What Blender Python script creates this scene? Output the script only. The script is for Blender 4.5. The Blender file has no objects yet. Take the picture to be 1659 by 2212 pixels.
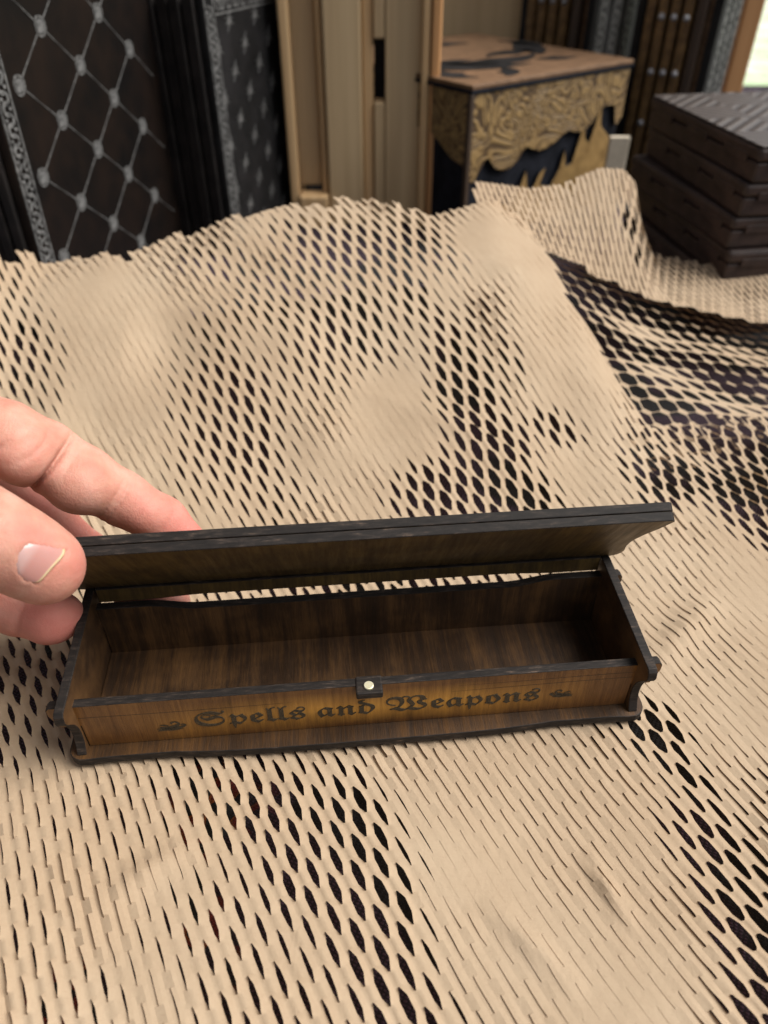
import bpy, bmesh, math, random
import numpy as np
from mathutils import Vector, Matrix

random.seed(7); np.random.seed(7)
S = bpy.context.scene
COL = S.collection
R = math.radians

# ------------------------------------------------------------------ camera
PITCH = R(39.5); CAM_H = 0.21; FPX = 1617.0          # focal length in units of a 1659 x 2212 picture
cam = bpy.data.cameras.new('camera'); cam_o = bpy.data.objects.new('camera', cam); COL.objects.link(cam_o)
cam.sensor_fit = 'VERTICAL'; cam.sensor_height = 36.0; cam.sensor_width = 27.0
cam.lens = FPX / 2212.0 * 36.0
cam_o.location = (0, 0, CAM_H); cam_o.rotation_euler = (R(90) - PITCH, 0, 0)
cam.clip_start = 0.01; cam.clip_end = 400
cam.dof.use_dof = True; cam.dof.focus_distance = 0.232; cam.dof.aperture_fstop = 11.0
S.camera = cam_o

# ------------------------------------------------------------------ light (daylight softened by a market tent)
SUN_EL, SUN_AZ = 52.0, 88.0                           # azimuth measured from +Y towards +X
W = bpy.data.worlds.new('World'); S.world = W; W.use_nodes = True
wn = W.node_tree.nodes; wl = W.node_tree.links
bg = wn['Background']
sky = wn.new('ShaderNodeTexSky'); sky.sky_type = 'NISHITA'; sky.sun_disc = False
sky.sun_elevation = R(SUN_EL); sky.sun_rotation = R(SUN_AZ); sky.dust_density = 4.0; sky.ozone_density = 1.0
hs = wn.new('ShaderNodeHueSaturation'); hs.inputs['Saturation'].default_value = 0.18
wl.new(sky.outputs[0], hs.inputs['Color']); wl.new(hs.outputs[0], bg.inputs['Color'])
bg.inputs['Strength'].default_value = 0.068
sun = bpy.data.lights.new('sun', 'SUN'); sun.energy = 2.8; sun.angle = R(42); sun.color = (1.0, 0.965, 0.91)
sun_o = bpy.data.objects.new('sun', sun); COL.objects.link(sun_o)
sd = Vector((math.sin(R(SUN_AZ)) * math.cos(R(SUN_EL)), math.cos(R(SUN_AZ)) * math.cos(R(SUN_EL)), math.sin(R(SUN_EL))))
sun_o.rotation_euler = (-sd).to_track_quat('-Z', 'Y').to_euler(); sun_o.location = sd * 3
S.view_settings.view_transform = 'Standard'; S.view_settings.look = 'None'
S.view_settings.exposure = 0.82; S.view_settings.gamma = 1.0
S.render.engine = 'CYCLES'
S.cycles.use_denoising = True
S.cycles.max_bounces = 8

# ------------------------------------------------------------------ small helpers
SP, CP = math.sin(PITCH), math.cos(PITCH)
def at(u, v, zc):
    """point of the place seen at (u, v) of the photograph, zc metres along the optical axis"""
    x = (u - 829.5) / FPX * zc; up = -(v - 1106.0) / FPX * zc
    return Vector((x, zc * CP + up * SP, CAM_H - zc * SP + up * CP))
def ray(u, v):
    x = (u - 829.5) / FPX; yd = (v - 1106.0) / FPX
    return Vector((x, CP - yd * SP, -SP - yd * CP))
def at_y(u, v, y):
    d = ray(u, v); return Vector((0, 0, CAM_H)) + d * (y / d.y)

def tag(o, label=None, cat=None, group=None, kind=None):
    if label: o['label'] = label
    if cat: o['category'] = cat
    if group: o['group'] = group
    if kind: o['kind'] = kind
    return o
def empty(name, loc=(0, 0, 0), rz=0.0):
    o = bpy.data.objects.new(name, None); COL.objects.link(o)
    o.location = loc; o.rotation_euler = (0, 0, rz); o.empty_display_size = 0.02
    return o
def link(name, me, parent=None, mats=()):
    o = bpy.data.objects.new(name, me); COL.objects.link(o)
    if parent is not None: o.parent = parent
    for m in mats: me.materials.append(m)
    return o
def mesh_np(name, V, F, smooth=True):
    me = bpy.data.meshes.new(name)
    V = np.asarray(V, np.float32); F = np.asarray(F, np.int32)
    me.vertices.add(len(V)); me.vertices.foreach_set('co', V.ravel())
    n = F.shape[1]
    me.loops.add(F.size); me.loops.foreach_set('vertex_index', F.ravel())
    me.polygons.add(len(F)); me.polygons.foreach_set('loop_start', np.arange(0, F.size, n, dtype=np.int32))
    me.polygons.foreach_set('loop_total', np.full(len(F), n, np.int32))
    me.update(calc_edges=True)
    me.polygons.foreach_set('use_smooth', np.full(len(F), smooth)); me.update()
    return me
def bevel(o, w, seg=2, mat=None):
    b = o.modifiers.new('bevel', 'BEVEL'); b.width = w; b.segments = seg; b.limit_method = 'ANGLE'; b.angle_limit = R(40)
    if mat is not None: b.material = mat
    return o
def prism(name, outline, depth, axes, mats, parent=None, bw=0.00025, bmat=-1):
    """board cut from `outline` (2D); axes = (origin, ea, eb, ec) in the parent's space; mats = (face, edge)"""
    og, ea, eb, ec = [Vector(a) for a in axes]
    bm = bmesh.new(); n = len(outline)
    lo = [bm.verts.new(og + ea * a + eb * b) for a, b in outline]
    hi = [bm.verts.new(og + ea * a + eb * b + ec * depth) for a, b in outline]
    f0 = bm.faces.new(list(reversed(lo))); f1 = bm.faces.new(hi)
    for i in range(n):
        f = bm.faces.new((lo[i], lo[(i + 1) % n], hi[(i + 1) % n], hi[i])); f.material_index = 1 if len(mats) > 1 else 0
    bmesh.ops.recalc_face_normals(bm, faces=bm.faces)
    me = bpy.data.meshes.new(name); bm.to_mesh(me); bm.free()
    o = link(name, me, parent, mats)
    if bw: bevel(o, bw, 2, (1 if len(mats) > 1 else 0) if bmat == -1 else bmat)
    return o
def box_mesh(name, lo, hi):
    x0, y0, z0 = lo; x1, y1, z1 = hi
    V = [(x0,y0,z0),(x1,y0,z0),(x1,y1,z0),(x0,y1,z0),(x0,y0,z1),(x1,y0,z1),(x1,y1,z1),(x0,y1,z1)]
    F = [(0,3,2,1),(4,5,6,7),(0,1,5,4),(1,2,6,5),(2,3,7,6),(3,0,4,7)]
    me = bpy.data.meshes.new(name); me.from_pydata(V, [], F); me.update(); return me
def box(name, lo, hi, mat, parent=None, bw=0.0006):
    o = link(name, box_mesh(name, lo, hi), parent, (mat,))
    if bw: bevel(o, bw)
    return o
def smooth_poly(pts, n=8, closed=True):
    """Catmull-Rom through pts"""
    P = np.array(pts, float); m = len(P); out = []
    for i in range(m if closed else m - 1):
        p0, p1, p2, p3 = (P[(i + k) % m] if closed else P[min(max(i + k, 0), m - 1)] for k in (-1, 0, 1, 2))
        for j in range(n):
            t = j / n
            out.append(tuple(0.5 * ((2*p1) + (-p0+p2)*t + (2*p0-5*p1+4*p2-p3)*t*t + (-p0+3*p1-3*p2+p3)*t**3)))
    if not closed: out.append(tuple(P[-1]))
    return out

# ------------------------------------------------------------------ materials
class NT:
    def __init__(self, name):
        self.m = bpy.data.materials.new(name); self.m.use_nodes = True
        self.t = self.m.node_tree; self.p = self.t.nodes['Principled BSDF']; self.out = self.t.nodes['Material Output']
        self._c = None
    def n(self, typ, **kw):
        nd = self.t.nodes.new(typ)
        for k, v in kw.items():
            if k.startswith('_'): setattr(nd, k[1:], v)
            else:
                key = int(k[1:]) if k[0] == 'i' and k[1:].isdigit() else k.replace('__', ' ')
                self.put(nd.inputs[key], v)
        return nd
    def put(self, sock, v):
        if isinstance(v, bpy.types.NodeSocket): self.t.links.new(v, sock)
        elif isinstance(v, bpy.types.Node): self.t.links.new(v.outputs[0], sock)
        else:
            if sock.type == 'RGBA' and len(v) == 3: v = (*v, 1)
            sock.default_value = v
    def co(self, scale=(1, 1, 1), rot=(0, 0, 0), kind='Object'):
        if self._c is None: self._c = self.t.nodes.new('ShaderNodeTexCoord')
        mp = self.t.nodes.new('ShaderNodeMapping'); mp.inputs['Scale'].default_value = scale; mp.inputs['Rotation'].default_value = rot
        self.t.links.new(self._c.outputs[kind], mp.inputs['Vector']); return mp.outputs[0]
    def noise(self, scale, detail=4, rough=0.55, vec=None, dist=0.0):
        nd = self.n('ShaderNodeTexNoise', Scale=scale, Detail=detail, Roughness=rough, Distortion=dist)
        self.put(nd.inputs['Vector'], vec if vec is not None else self.co()); return nd.outputs[0]
    def ramp(self, fac, stops, interp='LINEAR'):
        r = self.t.nodes.new('ShaderNodeValToRGB'); r.color_ramp.interpolation = interp; self.put(r.inputs[0], fac)
        e = r.color_ramp.elements
        while len(e) < len(stops): e.new(0.5)
        for el, (p, c) in zip(e, stops):
            el.position = p; el.color = (*c, 1) if len(c) == 3 else c
        return r.outputs[0]
    def mix(self, fac, a, b, mode='MIX'):
        nd = self.t.nodes.new('ShaderNodeMix'); nd.data_type = 'RGBA'; nd.blend_type = mode
        self.put(nd.inputs[0], fac); self.put(nd.inputs[6], a); self.put(nd.inputs[7], b); return nd.outputs[2]
    def math(self, op, a, b=0.0, clamp=False):
        nd = self.t.nodes.new('ShaderNodeMath'); nd.operation = op; nd.use_clamp = clamp
        self.put(nd.inputs[0], a); self.put(nd.inputs[1], b); return nd.outputs[0]
    def mapr(self, v, a, b, c=0.0, d=1.0):
        nd = self.t.nodes.new('ShaderNodeMapRange'); self.put(nd.inputs[0], v)
        for i, x in enumerate((a, b, c, d)): nd.inputs[i + 1].default_value = x
        return nd.outputs[0]
    def bump(self, h, strength=0.3, dist=0.001):
        nd = self.n('ShaderNodeBump', Strength=strength, Distance=dist, Height=h)
        self.put(self.p.inputs['Normal'], nd); return nd
    def set(self, **kw):
        for k, v in kw.items(): self.put(self.p.inputs[k.replace('__', ' ')], v)
        return self
BW = lambda a: (a, a, a)

def wood_stain(name, dark, light, gold=None, sx=700.0, sy=36.0, contrast=1.0, rough=0.5):
    """stained plywood; fine fibres run along Y / Z of the box"""
    k = NT(name)
    fib = k.noise(1.0, 5, 0.65, k.co((sx, sy, sy)))
    fine = k.noise(1.0, 3, 0.6, k.co((sx * 4, sy * 6, sy * 6)))
    blot = k.noise(1.0, 3, 0.6, k.co((42, 55, 55)))
    streak = k.noise(1.0, 2, 0.5, k.co((130, 9, 9)))
    f = k.math('ADD', k.math('MULTIPLY', fib, 0.45), k.math('MULTIPLY', blot, 0.5))
    f = k.math('ADD', f, k.math('MULTIPLY', k.math('SUBTRACT', streak, 0.5), 0.5 * contrast))
    f = k.math('ADD', f, k.math('MULTIPLY', k.math('SUBTRACT', fine, 0.5), 0.22))
    c = k.ramp(f, [(0.30, tuple(x * 0.45 for x in dark)), (0.45, dark), (0.66, light), (0.82, tuple(min(1, x * 1.7) for x in light))])
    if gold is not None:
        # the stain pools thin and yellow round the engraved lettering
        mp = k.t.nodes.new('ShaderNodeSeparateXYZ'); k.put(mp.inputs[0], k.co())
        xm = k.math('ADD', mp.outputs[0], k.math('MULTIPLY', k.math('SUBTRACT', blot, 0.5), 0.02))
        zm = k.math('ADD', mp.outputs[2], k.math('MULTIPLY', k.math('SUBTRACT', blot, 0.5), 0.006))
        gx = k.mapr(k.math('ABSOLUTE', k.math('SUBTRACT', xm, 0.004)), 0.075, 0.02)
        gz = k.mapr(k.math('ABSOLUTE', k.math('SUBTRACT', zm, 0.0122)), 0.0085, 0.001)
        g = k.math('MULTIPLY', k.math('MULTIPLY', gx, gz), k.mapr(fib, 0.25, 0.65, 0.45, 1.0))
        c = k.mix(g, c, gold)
    k.set(Base__Color=c, Roughness=k.mapr(fib, 0.3, 0.7, rough + 0.12, rough - 0.08))
    k.p.inputs['Specular IOR Level'].default_value = 0.35
    k.bump(k.math('ADD', fib, k.math('MULTIPLY', fine, 0.6)), 0.35, 0.00035)
    return k.m
M = {}
M['stain'] = wood_stain('stained_plywood', (0.036, 0.018, 0.008), (0.112, 0.056, 0.021))
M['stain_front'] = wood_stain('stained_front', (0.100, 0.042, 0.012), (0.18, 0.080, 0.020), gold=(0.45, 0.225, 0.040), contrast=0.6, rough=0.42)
M['stain_base'] = wood_stain('stained_base', (0.036, 0.017, 0.006), (0.092, 0.042, 0.012), contrast=0.9)
M['stain_lid'] = wood_stain('stained_lid', (0.056, 0.034, 0.011), (0.125, 0.078, 0.023), sx=420, contrast=0.5)
def charred():
    k = NT('laser_charred_edge')
    a = k.noise(1.0, 5, 0.7, k.co((160, 900, 900)))
    b = k.noise(1.0, 3, 0.6, k.co((60, 140, 140)))
    c = k.ramp(a, [(0.35, (0.008, 0.006, 0.005)), (0.52, (0.018, 0.014, 0.012)), (0.62, (0.045, 0.033, 0.026)), (0.74, (0.17, 0.11, 0.075))])
    c = k.mix(k.mapr(b, 0.42, 0.62), k.mix(0.6, c, (0.011, 0.009, 0.008)), c)
    k.set(Base__Color=c, Roughness=0.65); k.p.inputs['Specular IOR Level'].default_value = 0.22
    k.bump(a, 0.22, 0.0003); return k.m
M['char'] = charred()
def engraved():
    k = NT('burnt_engraving'); a = k.noise(1.0, 4, 0.7, k.co((1800, 1800, 1800)))
    k.set(Base__Color=k.ramp(a, [(0.35, (0.018, 0.013, 0.007)), (0.58, (0.050, 0.034, 0.015)), (0.72, (0.11, 0.075, 0.030))]), Roughness=0.75)
    k.bump(a, 0.7, 0.0004); return k.m
M['burn'] = engraved()
def line_m():
    k = NT('score_line'); k.set(Base__Color=(0.035, 0.02, 0.010), Roughness=0.7); return k.m
M['score'] = line_m()
def brass():
    k = NT('nickel_brass'); a = k.noise(900, 3)
    k.set(Base__Color=k.mix(a, (0.90, 0.80, 0.45), (0.95, 0.92, 0.78)), Metallic=0.7, Roughness=0.42); k.bump(a, 0.1, 0.0002); return k.m
M['brass'] = brass()
def kraft():
    k = NT('kraft_paper')
    big = k.noise(14, 3, 0.5); mid = k.noise(90, 4, 0.6); fib = k.noise(900, 3, 0.7, k.co((1, 1, 1))); fl = k.noise(1.0, 2, 0.5, k.co((500, 2600, 900), (0, 0, 0.5)))
    c = k.ramp(big, [(0.3, (0.405, 0.292, 0.190)), (0.7, (0.485, 0.370, 0.255))])
    c = k.mix(k.mapr(mid, 0.3, 0.7, 0.0, 0.22), c, (0.34, 0.235, 0.145))
    c = k.mix(k.mapr(fib, 0.35, 0.75, 0.0, 0.16), c, (0.60, 0.475, 0.325))
    c = k.mix(k.mapr(fl, 0.62, 0.8, 0.0, 0.35), c, (0.31, 0.215, 0.135))
    k.set(Base__Color=c, Roughness=0.72); k.p.inputs['Specular IOR Level'].default_value = 0.25
    k.p.inputs['Sheen Weight'].default_value = 0.08
    cr = k.noise(26, 2, 0.5, None, 0.5); crease = k.mapr(k.math('ABSOLUTE', k.math('SUBTRACT', cr, 0.5)), 0.0, 0.035, 1.0, 0.0)
    cr2 = k.noise(48, 2, 0.5, None, 0.8); crease2 = k.mapr(k.math('ABSOLUTE', k.math('SUBTRACT', cr2, 0.5)), 0.0, 0.03, 1.0, 0.0)
    k.bump(k.math('ADD', k.math('ADD', k.math('MULTIPLY', mid, 1.6), k.math('MULTIPLY', fib, 0.5)), k.math('ADD', k.math('MULTIPLY', crease, 0.28), k.math('MULTIPLY', crease2, 0.12))), 0.30, 0.0008)
    tr = k.n('ShaderNodeBsdfTranslucent', Color=(0.62, 0.40, 0.22, 1)); ms = k.n('ShaderNodeMixShader', Fac=0.22)
    k.t.links.new(k.p.outputs[0], ms.inputs[1]); k.t.links.new(tr.outputs[0], ms.inputs[2]); k.t.links.new(ms.outputs[0], k.out.inputs[0])
    return k.m
M['kraft'] = kraft()
def cloth():
    k = NT('knitted_cloth')
    w = k.n('ShaderNodeTexWave', Scale=220.0, Distortion=1.5, Detail=2.0, Detail__Scale=2.0); k.put(w.inputs['Vector'], k.co((1, 1, 1), (0, 0, 0.5)))
    w2 = k.n('ShaderNodeTexWave', Scale=330.0, Distortion=1.0, Detail=1.0); k.put(w2.inputs['Vector'], k.co((1, 1, 1), (0, 0, 2.0)))
    h = k.math('MULTIPLY', w.outputs[1], w2.outputs[1])
    pat = k.noise(16, 2, 0.5); hue = k.noise(70, 1, 0.5)
    c = k.mix(k.mapr(h, 0.05, 0.5), (0.014, 0.008, 0.015), (0.085, 0.045, 0.078))
    blk = k.mapr(pat, 0.50, 0.53); c = k.mix(blk, c, (0.010, 0.010, 0.012))
    red = k.ramp(hue, [(0.40, (0.010, 0.010, 0.012)), (0.47, (0.16, 0.022, 0.015)), (0.52, (0.22, 0.07, 0.02)), (0.55, (0.012, 0.016, 0.018))], 'CONSTANT')
    sp = k.t.nodes.new('ShaderNodeSeparateXYZ'); k.put(sp.inputs[0], k.co())
    loc = k.math('MULTIPLY', k.math('MULTIPLY', k.mapr(sp.outputs[0], -0.03, -0.05), k.mapr(sp.outputs[1], 0.15, 0.13)), k.mapr(k.noise(30, 2, 0.5), 0.50, 0.54))
    c = k.mix(loc, c, red)
    k.set(Base__Color=c, Roughness=0.9); k.bump(h, 0.8, 0.0015); return k.m
M['cloth'] = cloth()
def pine(name='pine_board', a=(0.50, 0.305, 0.14), b=(0.67, 0.46, 0.245), sc=1.0):
    k = NT(name)
    g = k.noise(1.0, 5, 0.6, k.co((95 * sc, 95 * sc, 2.2)), 0.6); f = k.noise(1.0, 3, 0.6, k.co((700, 700, 14)))
    c = k.ramp(k.math('ADD', k.math('MULTIPLY', g, 0.8), k.math('MULTIPLY', f, 0.2)), [(0.3, a), (0.7, b)])
    k.set(Base__Color=c, Roughness=0.6); k.bump(g, 0.2, 0.0005); return k.m
M['pine'] = pine(); M['pine2'] = pine('pine_weathered', (0.44, 0.305, 0.165), (0.60, 0.445, 0.255))
M['pine3'] = pine('pine_orange', (0.42, 0.20, 0.075), (0.60, 0.33, 0.14))
M['oldboard'] = pine('dark_board', (0.028, 0.016, 0.010), (0.065, 0.038, 0.020))
def plain(name, a, b, scale=60, rough=0.6, bump=0.2, spec=0.35, metal=0.0):
    k = NT(name); n = k.noise(scale, 5, 0.65); k.set(Base__Color=k.ramp(n, [(0.35, a), (0.68, b)]), Roughness=rough, Metallic=metal)
    k.p.inputs['Specular IOR Level'].default_value = spec; k.bump(n, bump, 0.0006); return k.m
M['tome'] = plain('tome_cover', (0.003, 0.0026, 0.0026), (0.012, 0.007, 0.005), 30, 0.45, 0.2, 0.25)
M['tome_black'] = plain('tome_cover_black', (0.008, 0.008, 0.008), (0.022, 0.021, 0.022), 40, 0.6, 0.2, 0.12)
M['spine'] = plain('tome_spine', (0.007, 0.006, 0.006), (0.022, 0.018, 0.017), 60, 0.55)
M['silver'] = plain('rubbed_silver', (0.035, 0.035, 0.035), (0.24, 0.24, 0.235), 300, 0.5, 0.4, 0.5)
M['pages'] = plain('page_block', (0.16, 0.09, 0.05), (0.30, 0.18, 0.10), 200, 0.8)
M['gold'] = plain('gold_stain_board', (0.17, 0.098, 0.030), (0.31, 0.195, 0.070), 90, 0.55)
M['goldrib'] = plain('gold_rib', (0.07, 0.038, 0.014), (0.19, 0.11, 0.042), 120, 0.45)
M['brownlid'] = plain('brown_lid_board', (0.105, 0.056, 0.027), (0.185, 0.105, 0.054), 90, 0.6)
M['ink'] = plain('blue_black_board', (0.005, 0.006, 0.009), (0.015, 0.017, 0.024), 70, 0.7, 0.2, 0.12)
M['darkbox'] = plain('dark_brown_box', (0.018, 0.011, 0.010), (0.044, 0.027, 0.023), 80, 0.5)
M['darktop'] = plain('dark_grey_brown_top', (0.050, 0.042, 0.040), (0.105, 0.088, 0.082), 120, 0.42)
M['rivet'] = plain('steel_rivet', (0.22, 0.22, 0.23), (0.40, 0.40, 0.42), 400, 0.45, 0.1, 0.5, 0.3)
M['card'] = plain('pale_card', (0.46, 0.40, 0.31), (0.60, 0.53, 0.42), 90, 0.7, 0.05)
def lawn():
    k = NT('sunlit_pale_grass'); n = k.noise(4, 5, 0.7); k.set(Base__Color=k.ramp(n, [(0.35, (0.32, 0.50, 0.22)), (0.65, (0.78, 0.74, 0.70))]), Roughness=0.9); return k.m  # whitish tones put the glare of outdoor sunlight into the grass colour
M['lawn'] = lawn()
M['pinkcloth'] = plain('pink_and_white_cloth', (0.75, 0.45, 0.55), (0.85, 0.80, 0.80), 3, 0.8, 0.0)

# ------------------------------------------------------------------ the lie of the paper (height over the table)
RX = np.array([-.40, -.2145, -.1861, -.1502, -.1129, -.0921, -.0713, -.0344, -.0079, .0297, .0627, .0873, .105, .125, .16, .20, .30, .40])
RY = np.array([.40, .41, .415, .42, .43, .435, .44, .445, .45, .45, .46, .45, .38, .312, .318, .345, .37, .38])
RZ = np.array([.066, .0654, .0559, .0606, .0636, .0679, .0714, .0743, .0745, .0735, .0768, .0635, .040, .013, .005, .004, .003, .003])
_gx = np.linspace(-.45, .45, 1801)
def _sm(y, w):
    k = np.exp(-0.5 * (np.arange(-40, 41) / w) ** 2); k /= k.sum(); return np.convolve(np.pad(y, 40, 'edge'), k, 'valid')
_ry = _sm(np.interp(_gx, RX, RY), 7); _rz = _sm(np.interp(_gx, RX, RZ), 9)
def ymax(x): return np.interp(x, _gx, _ry)
_VT = {}
def vnoise(x, y, cell, seed):
    T = _VT.get(seed)
    if T is None: T = _VT[seed] = np.random.RandomState(seed).rand(64, 64)
    fx, fy = x / cell + 100, y / cell + 100; ix, iy = np.floor(fx).astype(int), np.floor(fy).astype(int)
    tx, ty = fx - ix, fy - iy; tx = tx * tx * (3 - 2 * tx); ty = ty * ty * (3 - 2 * ty)
    g = lambda a, b: T[a % 64, b % 64]
    return (g(ix, iy) * (1 - tx) + g(ix + 1, iy) * tx) * (1 - ty) + (g(ix, iy + 1) * (1 - tx) + g(ix + 1, iy + 1) * tx) * ty - 0.5
FOLDS = [(.0590, .1020, .0655, .0860, .0024, .0026), (-.0320, .1250, -.0250, .1180, .0020, .0035), (.030, .088, .047, .070, .0022, .0035), (-.075, .090, -.058, .104, .0022, .004), (.10, .175, .125, .20, .003, .006), (.02, .30, .06, .27, .003, .007)]
def height(x, y):
    x = np.asarray(x, float); y = np.asarray(y, float)
    t = (y - .205) / np.maximum(ymax(x) - .205, .02); t = np.clip(t, 0, 1.3)
    tc = np.clip(t, 0, 1)
    h = np.interp(x, _gx, _rz) * (0.45 * t + 0.55 * tc * tc * (3 - 2 * tc))
    far = np.clip((y - .2) / .1, 0, 1)
    h = h + (0.3 + .7 * far) * .0035 * (.25 - np.abs(vnoise(x + .3 * y, y, .042, 71)))
    h = h + far * (0.0045 * vnoise(x, y, .055, 3) + 0.003 * vnoise(x, y, .026, 4))
    side = np.clip((np.abs(x + .0) - .085) / .05, 0, 1) + np.clip((.13 - y) / .03, 0, 1)
    h = h + np.clip(side, 0, 1) * (0.004 * vnoise(x, y, .05, 8))
    # a pinched fold near the right foreground and a lifted corner left of it
    for (ax, ay, bx, by, hgt, wd) in FOLDS:
        ex, ey = bx - ax, by - ay; L2_ = ex * ex + ey * ey; q = np.clip(((x - ax) * ex + (y - ay) * ey) / L2_, 0, 1)
        dd = np.hypot(x - ax - q * ex, y - ay - q * ey); h = h + hgt * np.exp(-(dd / wd) ** 2) * (1 - .6 * np.abs(2 * q - 1))
    return h
def ground(u, v):
    """where the line of sight through (u, v) meets the paper"""
    d = np.array(ray(u, v)); t = np.arange(.05, 1.0, .001); P = np.array([0, 0, CAM_H]) + t[:, None] * d
    hit = P[:, 2] <= height(P[:, 0], P[:, 1]); return P[int(np.argmax(hit)) if hit.any() else -1, :2]
# places where the honeycomb has been pulled open: (u, v, half-width, half-height, slant, amount)
BLOBS = [(30, 610, 60, 60, 0, .34), (45, 760, 75, 110, 0, .52), (-60, 700, 80, 200, 0, .5),
         (480, 560, 90, 60, .2, .34), (690, 500, 120, 60, .1, .44), (660, 760, 90, 110, .2, .36), (870, 620, 70, 90, .3, .46), (960, 720, 50, 80, .3, .5),
         (500, 900, 130, 200, .15, .48), (430, 1010, 90, 90, 0, .3), (600, 640, 110, 90, 0, .32), (770, 530, 150, 75, .2, .50), (900, 500, 60, 80, .3, .50), (760, 690, 110, 110, .2, .48),
         (1000, 820, 75, 130, .3, .58), (1060, 960, 85, 110, .3, .66), (1100, 1060, 110, 70, 0, .72), (950, 1060, 90, 60, 0, .66),
         (1200, 915, 55, 40, .5, .5), (1110, 770, 30, 60, .3, .35), (720, 1250, 500, 40, -.05, .5),
         (1450, 1030, 85, 50, .3, .74), (1600, 940, 170, 55, .1, .75), (1640, 1060, 120, 70, .5, .72), (1660, 1130, 60, 50, 0, .5),
         (60, 1440, 110, 140, 0, .56), (20, 1600, 120, 80, 0, .42), (110, 1560, 60, 70, 0, .45),
         (480, 1680, 200, 80, 0, .36), (600, 1740, 210, 120, .1, .54), (700, 1880, 170, 130, .2, .52), (770, 1780, 70, 160, .25, .58), (800, 2020, 130, 150, .2, .54), (850, 1950, 60, 160, .25, .58), (860, 2190, 120, 130, .2, .52), (500, 2010, 170, 140, .1, .42),
         (560, 2150, 170, 110, .1, .38), (40, 1980, 110, 170, .1, .30), (130, 2150, 160, 110, 0, .32), (200, 1760, 200, 120, 0, .24),
         (1420, 1570, 60, 70, .5, .66), (1480, 1660, 50, 60, .5, .5), (1540, 1830, 70, 120, .5, .52), (1610, 1990, 75, 140, .5, .56), (1665, 2160, 80, 150, .4, .56), (1500, 1790, 40, 60, .5, .4)]
def _prep(blobs):
    out = []
    for (u, v, ru, rv, sl, a) in blobs:
        c = ground(u, v); J = np.stack([(ground(u + 12, v) - ground(u - 12, v)) / 24, (ground(u, v + 12) - ground(u, v - 12)) / 24], 1)
        out.append((c, np.linalg.inv(J), ru, rv, sl, a))
    return out
_PB = _prep(BLOBS)
# places where the sheet still lies nearly flat and the slits stay shut
FLAT = [(1150, 1800, 330, 260, .3, .74), (1250, 2080, 260, 200, .2, .80), (1520, 1380, 260, 320, .4, .74), (1300, 1180, 200, 110, 0, .6), (250, 720, 180, 230, .1, .86), (290, 930, 110, 130, .2, .75), (860, 880, 110, 140, .1, .9), (930, 640, 70, 100, 0, .85), (1220, 720, 120, 220, .3, .88), (1080, 520, 110, 70, 0, .85), (560, 480, 60, 40, 0, .6), (120, 1880, 150, 120, 0, .35)]
_PF = _prep(FLAT)
def flatness(x, y):
    m = np.ones_like(x)
    for c, Ji, ru, rv, sl, amp in _PF:
        dx, dy = x - c[0], y - c[1]
        qu = Ji[0, 0] * dx + Ji[0, 1] * dy; qv = Ji[1, 0] * dx + Ji[1, 1] * dy; qu = qu - sl * qv
        m = np.minimum(m, 1 - amp * np.clip(2.2 - 1.6 * np.sqrt((qu / ru) ** 2 + (qv / rv) ** 2), 0, 1))
    return m
def opening(x, y):
    a = -.10 - .09 * (1 - flatness(x, y)) + (.12 * np.clip(vnoise(x, y, .03, 55) * 2, 0, 1) + .10 * vnoise(x, y, .009, 56)) * flatness(x, y)
    wob = 1.0 + 0.35 * vnoise(x, y, .022, 21) * 2
    jit = .10 * vnoise(x, y, .009, 57) - .04
    for c, Ji, ru, rv, sl, amp in _PB:
        dx, dy = x - c[0], y - c[1]
        qu = Ji[0, 0] * dx + Ji[0, 1] * dy; qv = Ji[1, 0] * dx + Ji[1, 1] * dy
        qu = qu - sl * qv
        r2 = ((qu / ru) ** 2 + (qv / rv) ** 2) * wob
        a = np.maximum(a, amp * .64 * np.clip(1.35 - 0.9 * np.sqrt(r2), 0, 1) ** 0.8 + jit)
    return a

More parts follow.
